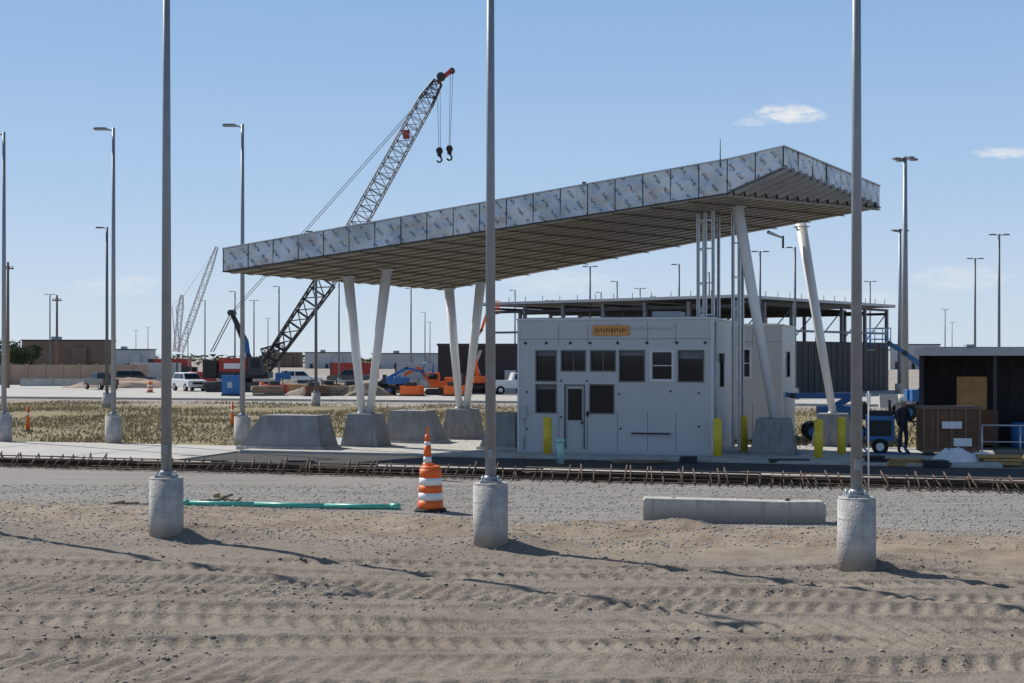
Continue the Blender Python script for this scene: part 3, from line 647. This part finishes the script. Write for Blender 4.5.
mb.b2(0,1.75,0,1.3,.15,1.5,RUSTP); mb.b2(-.04,1.79,-.04,1.34,1.5,1.58,BRN)
for k in range(5): mb.b2(.02+k*.42,.09+k*.42,-.035,0,.26,1.5,BRN)
mb.b2(0,1.75,-.03,0,.15,.25,BRN); mb.b2(.6,1.2,-.04,-.036,.9,1.12,WHITE); mb.b2(.2,.36,0,1.3,0,.15,DARK); mb.b2(1.4,1.56,0,1.3,0,.15,DARK); mb.b2(.95,1.5,-.045,-.036,.35,.6,REFW)
mb.obj('box_body',parent=e,bevel=.01)
mb=MB()
for k in range(5): mb.cyl((k*1.1,0,0),(k*1.1,0,1.05),.025,.025,GALV,8)
mb.cyl((0,0,1.05),(4.4,0,1.05),.025,.025,GALV,8); mb.cyl((0,0,.55),(4.4,0,.55),.02,.02,GALV,8); mb.obj('guard_rail',(bx(982,43.4),43.4,.1),TH)
for b,D,sx,sy,sz,m in((905,41.5,1.0,.6,.22,PLY),(935,41.0,.7,.5,.2,DARK),(1000,42,1.2,.5,.3,PLY),(875,41.8,.6,.4,.3,BLACK),(300,42.0,.9,.4,.12,DARK),(640,42.2,1.6,.3,.1,WOOD),(790,42.4,1.2,.3,.12,DARK),(690,42.6,.5,.3,.2,DARK)):
    mb=MB()
    for k in range(3): mb.box((random.uniform(-.06,.06),0,.03+k*sz/3),(sx,sy,sz/3*.8),m,rz=random.uniform(-.06,.06))
    mb.obj('material_stack',(bx(b,D),D,.07),bevel=.005)

# ---------------------------------------------------------------- machines
def wheel(mb,x,y,r,w,hub=WHITE):
    mb.cyl((x,y-w/2,r),(x,y+w/2,r),r,r,RUB,20); mb.cyl((x,y-w/2-.01,r),(x,y+w/2+.01,r),r*.5,r*.5,hub,14)
def boom_lift(b,D,rz,pts,col,basket=True,sc_=1.0,name='boom_lift'):
    e=empty(name,(bx(b,D),D,.05),rz); e.scale=(sc_,)*3; mb=MB()
    mb.b2(-1.2,1.2,-.55,.55,.45,.8,DARK)
    for x in(-.95,.95):
        for y in(-.85,.85): wheel(mb,x,y,.42,.3,col)
        mb.b2(x-.08,x+.08,-.8,.8,.35,.5,DARK)
    mb.obj('chassis',parent=e); mb=MB()
    mb.cyl((0,0,.8),(0,0,.95),.45,.45,DARK,18); mb.b2(-1.25,.7,-.75,-.2,.95,1.55,col); mb.b2(-1.25,.7,.2,.75,.95,1.55,col); mb.b2(-1.5,-1.26,-.75,.75,.95,1.75,DARK); mb.obj('turret',parent=e,bevel=.04)
    mb=MB()
    for i in range(len(pts)-1):
        a,c=Vector(pts[i]),Vector(pts[i+1]); mb.beam(a,c,.22-.02*i,.28-.03*i,col); mb.cyl(c+Vector((0,-.18,0)),c+Vector((0,.18,0)),.13,.13,DARK,12)
        if i==0: mb.cyl(a+Vector((.3,0,-.1)),a.lerp(c,.5),.05,.05,GALV,8)
    mb.obj('boom_arms',parent=e)
    if basket:
        mb=MB(); c=Vector(pts[-1]); mb.box(c+Vector((.5,0,-.35)),(.8,1.6,.06),DARK)
        for dx in(.1,.9):
            for dy in(-.8,0,.8): mb.cyl(c+Vector((dx,dy,-.35)),c+Vector((dx,dy,.75)),.025,.025,col,6)
        for zz in(.2,.75):
            for dy in(-.8,.8): mb.cyl(c+Vector((.1,dy,zz)),c+Vector((.9,dy,zz)),.025,.025,col,6)
            for dx in(.1,.9): mb.cyl(c+Vector((dx,-.8,zz)),c+Vector((dx,.8,zz)),.025,.025,col,6)
        mb.obj('work_basket',parent=e)
    return e
boom_lift(833,54.5,math.pi-.15,[(0,0,1.5),(-.9,0,2.0),(1.8,0,2.0),(3.5,0,2.3)],BLUE,False,.85)
boom_lift(922,72,math.pi,[(0,0,1.5),(-.2,0,2.6),(.9,0,3.4),(1.7,0,3.9)],BLUE)
boom_lift(401,120,0,[(0,0,1.5),(-1.6,0,1.2),(.5,0,2.3),(1.8,0,2.0)],BLUE,True,1.0)
boom_lift(478,125,.2,[(0,0,1.5),(-.5,0,4.5),(.3,0,5.6),(.9,0,7.4)],ORG)
def excavator(b,D,rz,col,s=1.0):
    e=empty('excavator',(bx(b,D),D,0),rz); e.scale=(s,)*3; mb=MB()
    for y in(-1.3,.7): mb.prism([(-1.9,.4),(-1.6,.05),(1.6,.05),(1.9,.4),(1.6,.8),(-1.6,.8)],y,y+.6,DARK)
    mb.obj('tracks',parent=e); mb=MB(); mb.b2(-2.0,1.2,-1.2,1.2,.95,1.7,col); mb.b2(-2.1,-.6,-1.19,1.19,1.701,2.2,col); mb.b2(0,1.3,.2,1.19,1.701,2.8,col); mb.b2(.2,1.32,.18,1.22,1.95,2.6,GLASS); mb.obj('body',parent=e,bevel=.06)
    mb=MB(); mb.beam((1.0,-.3,1.4),(2.6,-.3,3.4),.35,.45,col); mb.beam((2.6,-.3,3.4),(4.2,-.3,2.6),.32,.4,col); mb.beam((4.2,-.3,2.7),(4.5,-.3,.9),.25,.3,col); mb.prism([(4.1,.9),(4.9,.9),(4.6,.1),(3.9,.2)],-.8,.2,DARK); mb.obj('arm_and_bucket',parent=e)
excavator(440,122,math.pi,ORG,.7); excavator(206,150,.4,RED,.8)
def tank(b,D,m):
    mb=MB(); mb.b2(-.75,.75,-.6,.6,.2,1.75,m); mb.b2(-.8,.8,-.65,.65,0,.2,DARK); mb.cyl((.3,.2,1.75),(.3,.2,1.95),.15,.15,DARK,10); mb.b2(-.3,.1,-.62,-.6,.7,1.2,SILV); mb.obj('water_tank',(bx(b,D),D,0),.2,bevel=.05)
tank(231,119,BLUE); tank(283,140,BLUE)
D=46.0; e=empty('air_compressor',(bx(880,D),D,.1),-.25); mb=MB()
mb.b2(-.45,.45,-.45,.45,.45,1.25,BLUE); mb.b2(-.4,.4,-.4,.4,1.25,1.4,BLACK); mb.b2(-.35,.35,-.47,-.451,.6,1.1,BLACK); mb.obj('cabinet',parent=e,bevel=.04)
mb=MB()
for y in(-.5,.5): wheel(mb,0,y,.26,.16)
mb.beam((-.45,0,.4),(-1.0,0,.25),.08,.08,DARK); mb.cyl((.3,0,1.4),(.3,0,1.75),.04,.04,DARK,8); mb.tube([( .5,-.4,.5),(.9,-.7,.1),(.4,-.9,.05),(-.3,-.8,.05),(-.6,-.6,.3),(-.5,-.4,.8)],.03,BLUE,7); mb.obj('running_gear',parent=e)
def worker(b,D,rz):
    e=empty('construction_worker',(bx(b,D),D,.15),rz)
    J=[((0,0,.93),.13,None),((0,0,1.15),.135,0),((0,.0,1.38),.145,1),((0,-.01,1.50),.06,2),
       ((.19,0,1.40),.065,2),((.26,-.02,1.14),.05,4),((.22,-.22,1.0),.038,5),((-.19,0,1.40),.065,2),((-.27,.0,1.13),.05,7),((-.27,-.08,.88),.038,8),
       ((.10,0,.86),.095,0),((.12,-.03,.50),.07,10),((.13,.03,.10),.05,11),((.14,-.12,.05),.045,12),
       ((-.10,0,.86),.095,0),((-.13,-.01,.50),.07,14),((-.15,.04,.10),.05,15),((-.16,-.11,.05),.045,16)]
    me=bpy.data.meshes.new('body'); me.from_pydata([j[0] for j in J],[(j[2],i) for i,j in enumerate(J) if j[2] is not None],[])
    o=bpy.data.objects.new('body',me); sc.collection.objects.link(o); o.parent=e; me.materials.append(CLOTH)
    md=o.modifiers.new('skin','SKIN'); md.use_smooth_shade=True
    if not me.skin_vertices: me.skin_vertices.new() if hasattr(me.skin_vertices,'new') else None
    if me.skin_vertices:
        for i,j in enumerate(J): me.skin_vertices[0].data[i].radius=(j[1],j[1]*.8)
        me.skin_vertices[0].data[0].use_root=True
    o.modifiers.new('sub','SUBSURF').levels=1
    mb=MB(); mb.sphere((0,-.02,1.64),.1,SKIN,16,12,(.8,.95,1.2)); mb.cyl((0,-.01,1.48),(0,-.015,1.57),.055,.05,SKIN,12); mb.cyl((0,-.11,1.64),(0,-.13,1.62),.015,.02,SKIN,8)
    for f in(-1,1): mb.sphere((f*.035,-.105,1.665),.012,BLACK,8,6); mb.sphere((f*.082,-.01,1.64),.025,SKIN,8,6,(.4,.8,1.2))
    mb.box((0,-.112,1.585),(.05,.01,.01),RUSTP); mb.obj('head',parent=e)
    mb=MB(); mb.sphere((0,-.01,1.71),.125,WHITE,16,10,(.95,1.1,.75)); mb.cyl((0,-.03,1.69),(0,-.03,1.70),.145,.145,WHITE,18); mb.obj('hard_hat',parent=e)
    mb=MB()
    for hx,hy,hz_ in((.215,-.26,.97),(-.27,-.1,.82)):
        mb.sphere((hx,hy,hz_),.045,SKIN,10,8,(.6,.9,1.1))
        for k in range(4): mb.cyl((hx,hy-.03+.02*k,hz_-.03),(hx,hy-.045+.022*k,hz_-.10-.01*(k%2)),.01,.008,SKIN,6)
        mb.cyl((hx,hy-.03,hz_+.0),(hx,hy-.075,hz_-.05),.011,.009,SKIN,6)
    mb.obj('hands',parent=e)
worker(903,45.3,.5)

def vehicle(name,b,D,rz,col,kind,s=1.0):
    e=empty(name,(bx(b,D),D,.06),rz); e.scale=(s,)*3; mb=MB()
    if kind=='suv': low=[(-2.35,.4),(2.35,.4),(2.4,.75),(2.3,1.0),(1.2,1.1),(-2.35,1.12),(-2.4,.8)]; cab=[(-2.25,1.1),(1.15,1.08),(.45,1.72),(-2.0,1.76)]
    else: low=[(-2.8,.5),(2.7,.5),(2.75,.8),(2.65,1.15),(1.3,1.22),(-2.8,1.2)]; cab=[(-.9,1.2),(1.35,1.2),(.6,1.85),(-.7,1.88)]
    mb.prism(low,-.93,.93,col); mb.obj('body',parent=e,bevel=.06)
    mb=MB(); y0=.86;y1=.72
    mb.hexa([(cab[0][0],-y0,cab[0][1]),(cab[1][0],-y0,cab[1][1]),(cab[1][0],y0,cab[1][1]),(cab[0][0],y0,cab[0][1]),(cab[3][0],-y1,cab[3][1]),(cab[2][0],-y1,cab[2][1]),(cab[2][0],y1,cab[2][1]),(cab[3][0],y1,cab[3][1])],col); mb.obj('cabin',parent=e,bevel=.05)
    mb=MB(); A=lambda x,z,f:(x,f*(y0+(y1-y0)*(z-cab[0][1])/(cab[3][1]-cab[0][1])+.01),z)
    za,zb=cab[0][1]+.08,cab[3][1]-.12
    x0,x1=cab[0][0]+.25,cab[1][0]-.2; xm=(x0+x1)/2
    for f in(-1,1):
        for (p,q,p2,q2) in((x0,xm-.05,x0+.1,xm-.05),(xm+.05,x1-.05,xm+.05,x1-.5)): mb.face([A(p,za,f),A(q,za,f),A(q2,zb,f),A(p2,zb,f)],GLASS)
    c1,c2=Vector((cab[1][0],0,cab[1][1])),Vector((cab[2][0],0,cab[2][1])); d=Vector((.02,0,.01)); p=c1.lerp(c2,.12)+d;q=c1.lerp(c2,.88)+d
    mb.face([(p.x,-.78,p.z),(p.x,.78,p.z),(q.x,.68,q.z),(q.x,-.68,q.z)],GLASS)
    fx=low[2][0]; mb.b2(fx-.02,fx+.02,-.5,.5,.65,.85,BLACK)
    for f in(-1,1): mb.b2(fx-.05,fx+.01,f*.75-.13,f*.75+.13,.75,.92,REFW); mb.b2(low[0][0]-.02,low[0][0]+.02,f*.8-.08,f*.8+.08,.8,1.05,RED)
    mb.obj('glazing_and_lights',parent=e)
    mb=MB()
    for x in(low[0][0]+.9,low[1][0]-.85):
        for y in(-.85,.85): wheel(mb,x,y,.37,.24,GALV)
    mb.obj('wheels',parent=e)
vehicle('pickup_truck',101,142,-.9+math.pi,CARD,'pickup',.9); vehicle('suv_car',189,136,-1.0,CARW,'suv'); vehicle('pickup_truck',520,124,.2,CARW,'pickup')
vehicle('suv_car',136,160,.2,CARD,'suv'); vehicle('suv_car',300,158,.1,CARW,'suv'); vehicle('pickup_truck',352,162,2.9,CARD,'pickup')
def container(b,D,rz,m):
    mb=MB(); mb.b2(0,6.06,0,2.44,.15,2.6,m)
    for k in range(20): mb.b2(.1+k*.3,.22+k*.3,-.04,-.001,.3,2.5,m)
    for x in(0,5.9): mb.b2(x,x+.16,-.05,.1,.0,2.62,DARK); mb.b2(x,x+.16,2.35,2.5,.0,2.62,DARK)
    mb.obj('shipping_container',(bx(b,D),D,0),rz)
container(128,175,.05,SILV); container(330,185,-.05,RED); container(395,170,.02,SILV); container(218,180,0,RUSTP)

for b,D in((150,130),(262,128)): barrel(b,D,0.05)
def barrier(b,D,n,rz,m=CONC):
    mb=MB()
    for k in range(n): mb.hexa([(k*3.7,0,0),(k*3.7+3.6,0,0),(k*3.7+3.6,.6,0),(k*3.7,.6,0),(k*3.7,.22,.82),(k*3.7+3.6,.22,.82),(k*3.7+3.6,.38,.82),(k*3.7,.38,.82)],m)
    mb.obj('jersey_barrier',(bx(b,D),D,.05),rz)
barrier(20,160,8,-.05); barrier(320,150,8,-.1); barrier(880,90,3,-.1)
for b,D,sx,sy,m,sd in((345,128,3.5,2,TAN,3),(290,135,5,2,STONE,5),(120,150,6,2,TAN,8),(380,135,4,2,STONE2,6),(320,120,3,1.6,STONE,11),(365,119,2.5,1.4,WOOD,14)):
    lump('dirt_pile',b,D,sx,sy,1.1,m,sd,0)
for b,D,m in((276,124,RED),(330,126,RUSTP),(352,124,DARK),(412,118,ORG),(455,118,ORG),(305,130,SILV),(315,118,RUSTP),(384,121,DARK)):
    mb=MB(); mb.b2(-.9,.9,-.5,.5,.12,.85,m); mb.b2(-1,1,-.55,.55,0,.12,DARK); mb.b2(-.6,.3,-.4,.4,.85,1.15,DARK); mb.cyl((.6,0,.85),(.6,0,1.4),.05,.05,DARK,6); mb.obj('generator',(bx(b,D),D,.05),random.uniform(-.4,.4),bevel=.03)
for b,D,m in((300,126,PLY),(338,119,WOOD),(360,127,PLY),(268,119,WOOD),(392,128,PLY)):
    mb=MB()
    for k in range(4): mb.box((random.uniform(-.2,.2),0,.12+k*.22),(2.6,1.1,.18),m,rz=random.uniform(-.05,.05))
    mb.obj('lumber_stack',(bx(b,D),D,0),random.uniform(-.3,.3))

# ---------------------------------------------------------------- background buildings
D=168; mb=MB(); x0=bx(-60,D); x1=bx(149,D)
nn=12
for k in range(nn):
    a=x0+(x1-x0)*k/nn; c=x0+(x1-x0)*(k+1)/nn; mb.b2(a+.15,c-.15,-.1,.1,0,2.4,TAN); mb.b2(a-.15,a+.15,-.2,.2,0,2.5,TAN)
mb.obj('precast_fence',(0,D,0))
def bld(name,b0,b1,top,D,m,m2,nw=4,roof=DARK):
    W=bx(b1,D)-bx(b0,D); H=hz(top,D); e=empty(name,(bx(b0,D),D,0)); mb=MB(); mb.b2(0,W,0,W*.5,0,H,m)
    mb.b2(W*.62,W*.8,-.8,-.001,0,H*.8,m); mb.obj('walls',parent=e)
    mb=MB(); mb.b2(-.2,W+.2,-.2,W*.5+.2,H,H+.3,roof)
    mb.b2(W*.3,W*.38,3,6,H+.3,H+1.0,SILV); mb.obj('roof',parent=e); mb=MB()
    for k in range(nw): a=W*(k+.3)/nw; mb.b2(a,a+W/nw*.2,-.06,-.001,0,H*.3,m2)
    mb.obj('loading_doors',parent=e)
bld('brown_warehouse',22,104,341,300,BRN,DARK,3); bld('warehouse',104,150,350,380,SILV,BRN,3); bld('warehouse',262,300,353,480,BRN,DARK,2); bld('warehouse',372,440,354,420,SILV,DARK,4); bld('office_building',890,940,345,400,SILV,DARK,3); bld('warehouse',940,1040,348,380,SILV,DARK,4); bld('warehouse',-120,12,352,400,BRN,DARK,4); bld('warehouse',305,352,353,430,SILV,DARK,3)
for b,top,D in((57,295,180),(8,262,150)):
    H=hz(top,D); mb=MB(); mb.cyl((0,0,0),(0,0,H),.2,.13,BRN,8); mb.box((0,0,H-.7),(1.2,.12,.14),BRN)
    for k in(-.5,-.2,.2,.5): mb.cyl((k,0,H-.63),(k,0,H-.4),.05,.05,DARK,6)
    mb.obj('utility_pole',(bx(b,D),D,0))
TR=mat('distant_foliage',(.07,.09,.045),.95,0,.45,.5)
vs=[]
n=5200; D_=560+120*rng.random(n); a=(rng.random(n)-.5)*1.2; tx=a*D_; hh=(1.2+4.2*vn(tx*.012,D_*0,7)*vn(tx*.05,D_*0,9))*rng.random(n)**.6; s_=1.0+1.2*rng.random(n)
ang=rng.random((n,3))*6.28
for k in range(3): vs.append(np.stack([tx+np.cos(ang[:,k])*s_,D_+np.sin(ang[:,k])*s_,hh+s_*(rng.random(n)-.3)],1))
o=npmesh('distant_trees',np.stack(vs,1).reshape(-1,3),np.arange(3*n).reshape(-1,3),3); o.data.materials.append(TR)
def tree(b,D,H,R):
    e=empty('broadleaf_tree',(bx(b,D),D,0)); mb=MB(); mb.cyl((0,0,0),(0,0,H*.5),.25,.15,WOOD,8)
    cl=[]
    for k in range(9):
        a=k*2.4; r_=R*.6*random.uniform(.4,1); c=Vector((math.cos(a)*r_,math.sin(a)*r_,H*random.uniform(.45,.88))); cl.append(c); mb.cyl((0,0,H*.35),c,.09,.03,WOOD,5)
    mb.obj('trunk_and_limbs',parent=e)
    n=1800; ci=np.array([list(c) for c in cl])[rng.integers(0,9,n)]; d=rng.normal(size=(n,3)); d/=np.linalg.norm(d,axis=1)[:,None]; p=ci+d*(R*.42*rng.random(n)**.4)[:,None]*np.array([1,1,.75])
    t3=[p+rng.normal(size=(n,3))*.16 for _ in range(3)]
    o=npmesh('leaves',np.stack(t3,1).reshape(-1,3),np.arange(3*n).reshape(-1,3),3); o.data.materials.append(TR); o.parent=e
tree(14,200,6.2,2.8); tree(27,215,5.6,2.4); tree(-12,205,6.5,3)

# ---------------------------------------------------------------- camera, sun, sky
cam=bpy.data.cameras.new('camera'); co=bpy.data.objects.new('camera',cam); sc.collection.objects.link(co)
co.location=(0,0,CH); co.rotation_euler=(math.pi/2,0,0); cam.sensor_width=36; cam.lens=50; cam.shift_y=16.5/1024; cam.clip_end=9000; sc.camera=co
sd=Vector((-.758,.652,0)).normalized(); EL=math.radians(43.5)
sun=bpy.data.lights.new('sun','SUN'); sun.energy=5.0; sun.angle=math.radians(.5); sun.color=(1,.955,.89)
so=bpy.data.objects.new('sun',sun); sc.collection.objects.link(so)
dirv=Vector((sd.x*math.cos(EL),sd.y*math.cos(EL),math.sin(EL))); so.rotation_euler=dirv.to_track_quat('Z','Y').to_euler(); so.location=(-20,20,40)
w=bpy.data.worlds.new('World'); sc.world=w; w.use_nodes=True; N=w.node_tree.nodes; L=w.node_tree.links
bg=N['Background']; sky=N.new('ShaderNodeTexSky'); sky.sky_type='NISHITA'; sky.sun_disc=False; sky.sun_elevation=EL; sky.sun_rotation=math.atan2(sd.x,sd.y)
sky.air_density=1.0; sky.dust_density=.3; sky.ozone_density=2
SS=.095
bg.inputs['Strength'].default_value=SS
tc=N.new('ShaderNodeTexCoord'); sp=N.new('ShaderNodeSeparateXYZ'); L.new(tc.outputs['Generated'],sp.inputs[0])
def mt(op,a,c=0.0):
    n=N.new('ShaderNodeMath'); n.operation=op
    for i,v in enumerate((a,c)):
        if isinstance(v,(int,float)): n.inputs[i].default_value=v
        else: L.new(v,n.inputs[i])
    return n.outputs[0]
gr=N.new('ShaderNodeValToRGB'); L.new(sp.outputs[2],gr.inputs[0]); cr=gr.color_ramp
k=1/SS
cr.elements[0].position=0.0; cr.elements[0].color=(.63,.73,.84,1)
cr.elements[1].position=.26; cr.elements[1].color=(.26,.45,.75,1)
for p_,c_ in((.05,(.54,.67,.84,1)),(.12,(.41,.58,.82,1)),(.5,(.13,.27,.56,1))):
    q_=cr.elements.new(p_); q_.color=c_
scl=N.new('ShaderNodeVectorMath'); scl.operation='SCALE'; scl.inputs['Scale'].default_value=k; L.new(gr.outputs[0],scl.inputs[0])
fm=N.new('ShaderNodeMapRange'); fm.inputs[1].default_value=.2; fm.inputs[2].default_value=.7; fm.inputs[3].default_value=.92; fm.inputs[4].default_value=0; L.new(sp.outputs[2],fm.inputs[0])
m0=N.new('ShaderNodeMix'); m0.data_type='RGBA'; L.new(fm.outputs[0],m0.inputs[0]); L.new(sky.outputs[0],m0.inputs[6]); L.new(scl.outputs[0],m0.inputs[7])
az=mt('DIVIDE',sp.outputs[0],mt('MAXIMUM',sp.outputs[1],.05)); el=mt('DIVIDE',sp.outputs[2],mt('MAXIMUM',sp.outputs[1],.05))
cb=N.new('ShaderNodeCombineXYZ'); L.new(mt('MULTIPLY',az,75.0),cb.inputs[0]); L.new(mt('MULTIPLY',el,170.0),cb.inputs[1])
nz=N.new('ShaderNodeTexNoise'); nz.inputs['Scale'].default_value=1.0; nz.inputs['Detail'].default_value=5; nz.inputs['Roughness'].default_value=.6; L.new(cb.outputs[0],nz.inputs['Vector'])
nzz=mt('SUBTRACT',nz.outputs['Fac'],.5); tot=None
for (b,y,rx,ry,st_) in((790,114,40,11,.95),(752,122,22,5,.45),(1004,153,36,7,.7),(120,285,60,12,.3),(560,282,70,14,.35),(960,278,60,16,.4),(845,300,90,12,.3)):
    a0=(b-512)/F; e0=(HZ-y)/F; dx=mt('DIVIDE',mt('SUBTRACT',az,a0),rx/F); dy=mt('DIVIDE',mt('SUBTRACT',el,e0),ry/F)
    r=mt('SUBTRACT',1.0,mt('ADD',mt('MULTIPLY',dx,dx),mt('MULTIPLY',dy,dy)))
    v=mt('ADD',r,mt('MULTIPLY',nzz,3.6))
    mr=N.new('ShaderNodeMapRange'); mr.interpolation_type='SMOOTHSTEP'; mr.inputs[1].default_value=-.2; mr.inputs[2].default_value=1.3; mr.inputs[4].default_value=st_; L.new(v,mr.inputs[0])
    k_=mt('MULTIPLY',mr.outputs[0],mt('MINIMUM',mt('MULTIPLY',mt('MAXIMUM',mt('ADD',r,.3),0.0),1.2),1.0))
    tot=k_ if tot is None else mt('MAXIMUM',tot,k_)
mx=N.new('ShaderNodeMix'); mx.data_type='RGBA'; L.new(tot,mx.inputs[0]); L.new(m0.outputs[2],mx.inputs[6]); mx.inputs[7].default_value=(.82*k,.83*k,.85*k,1)
L.new(mx.outputs[2],bg.inputs['Color'])
sc.view_settings.view_transform='Standard'; sc.view_settings.look='None'; sc.view_settings.exposure=0
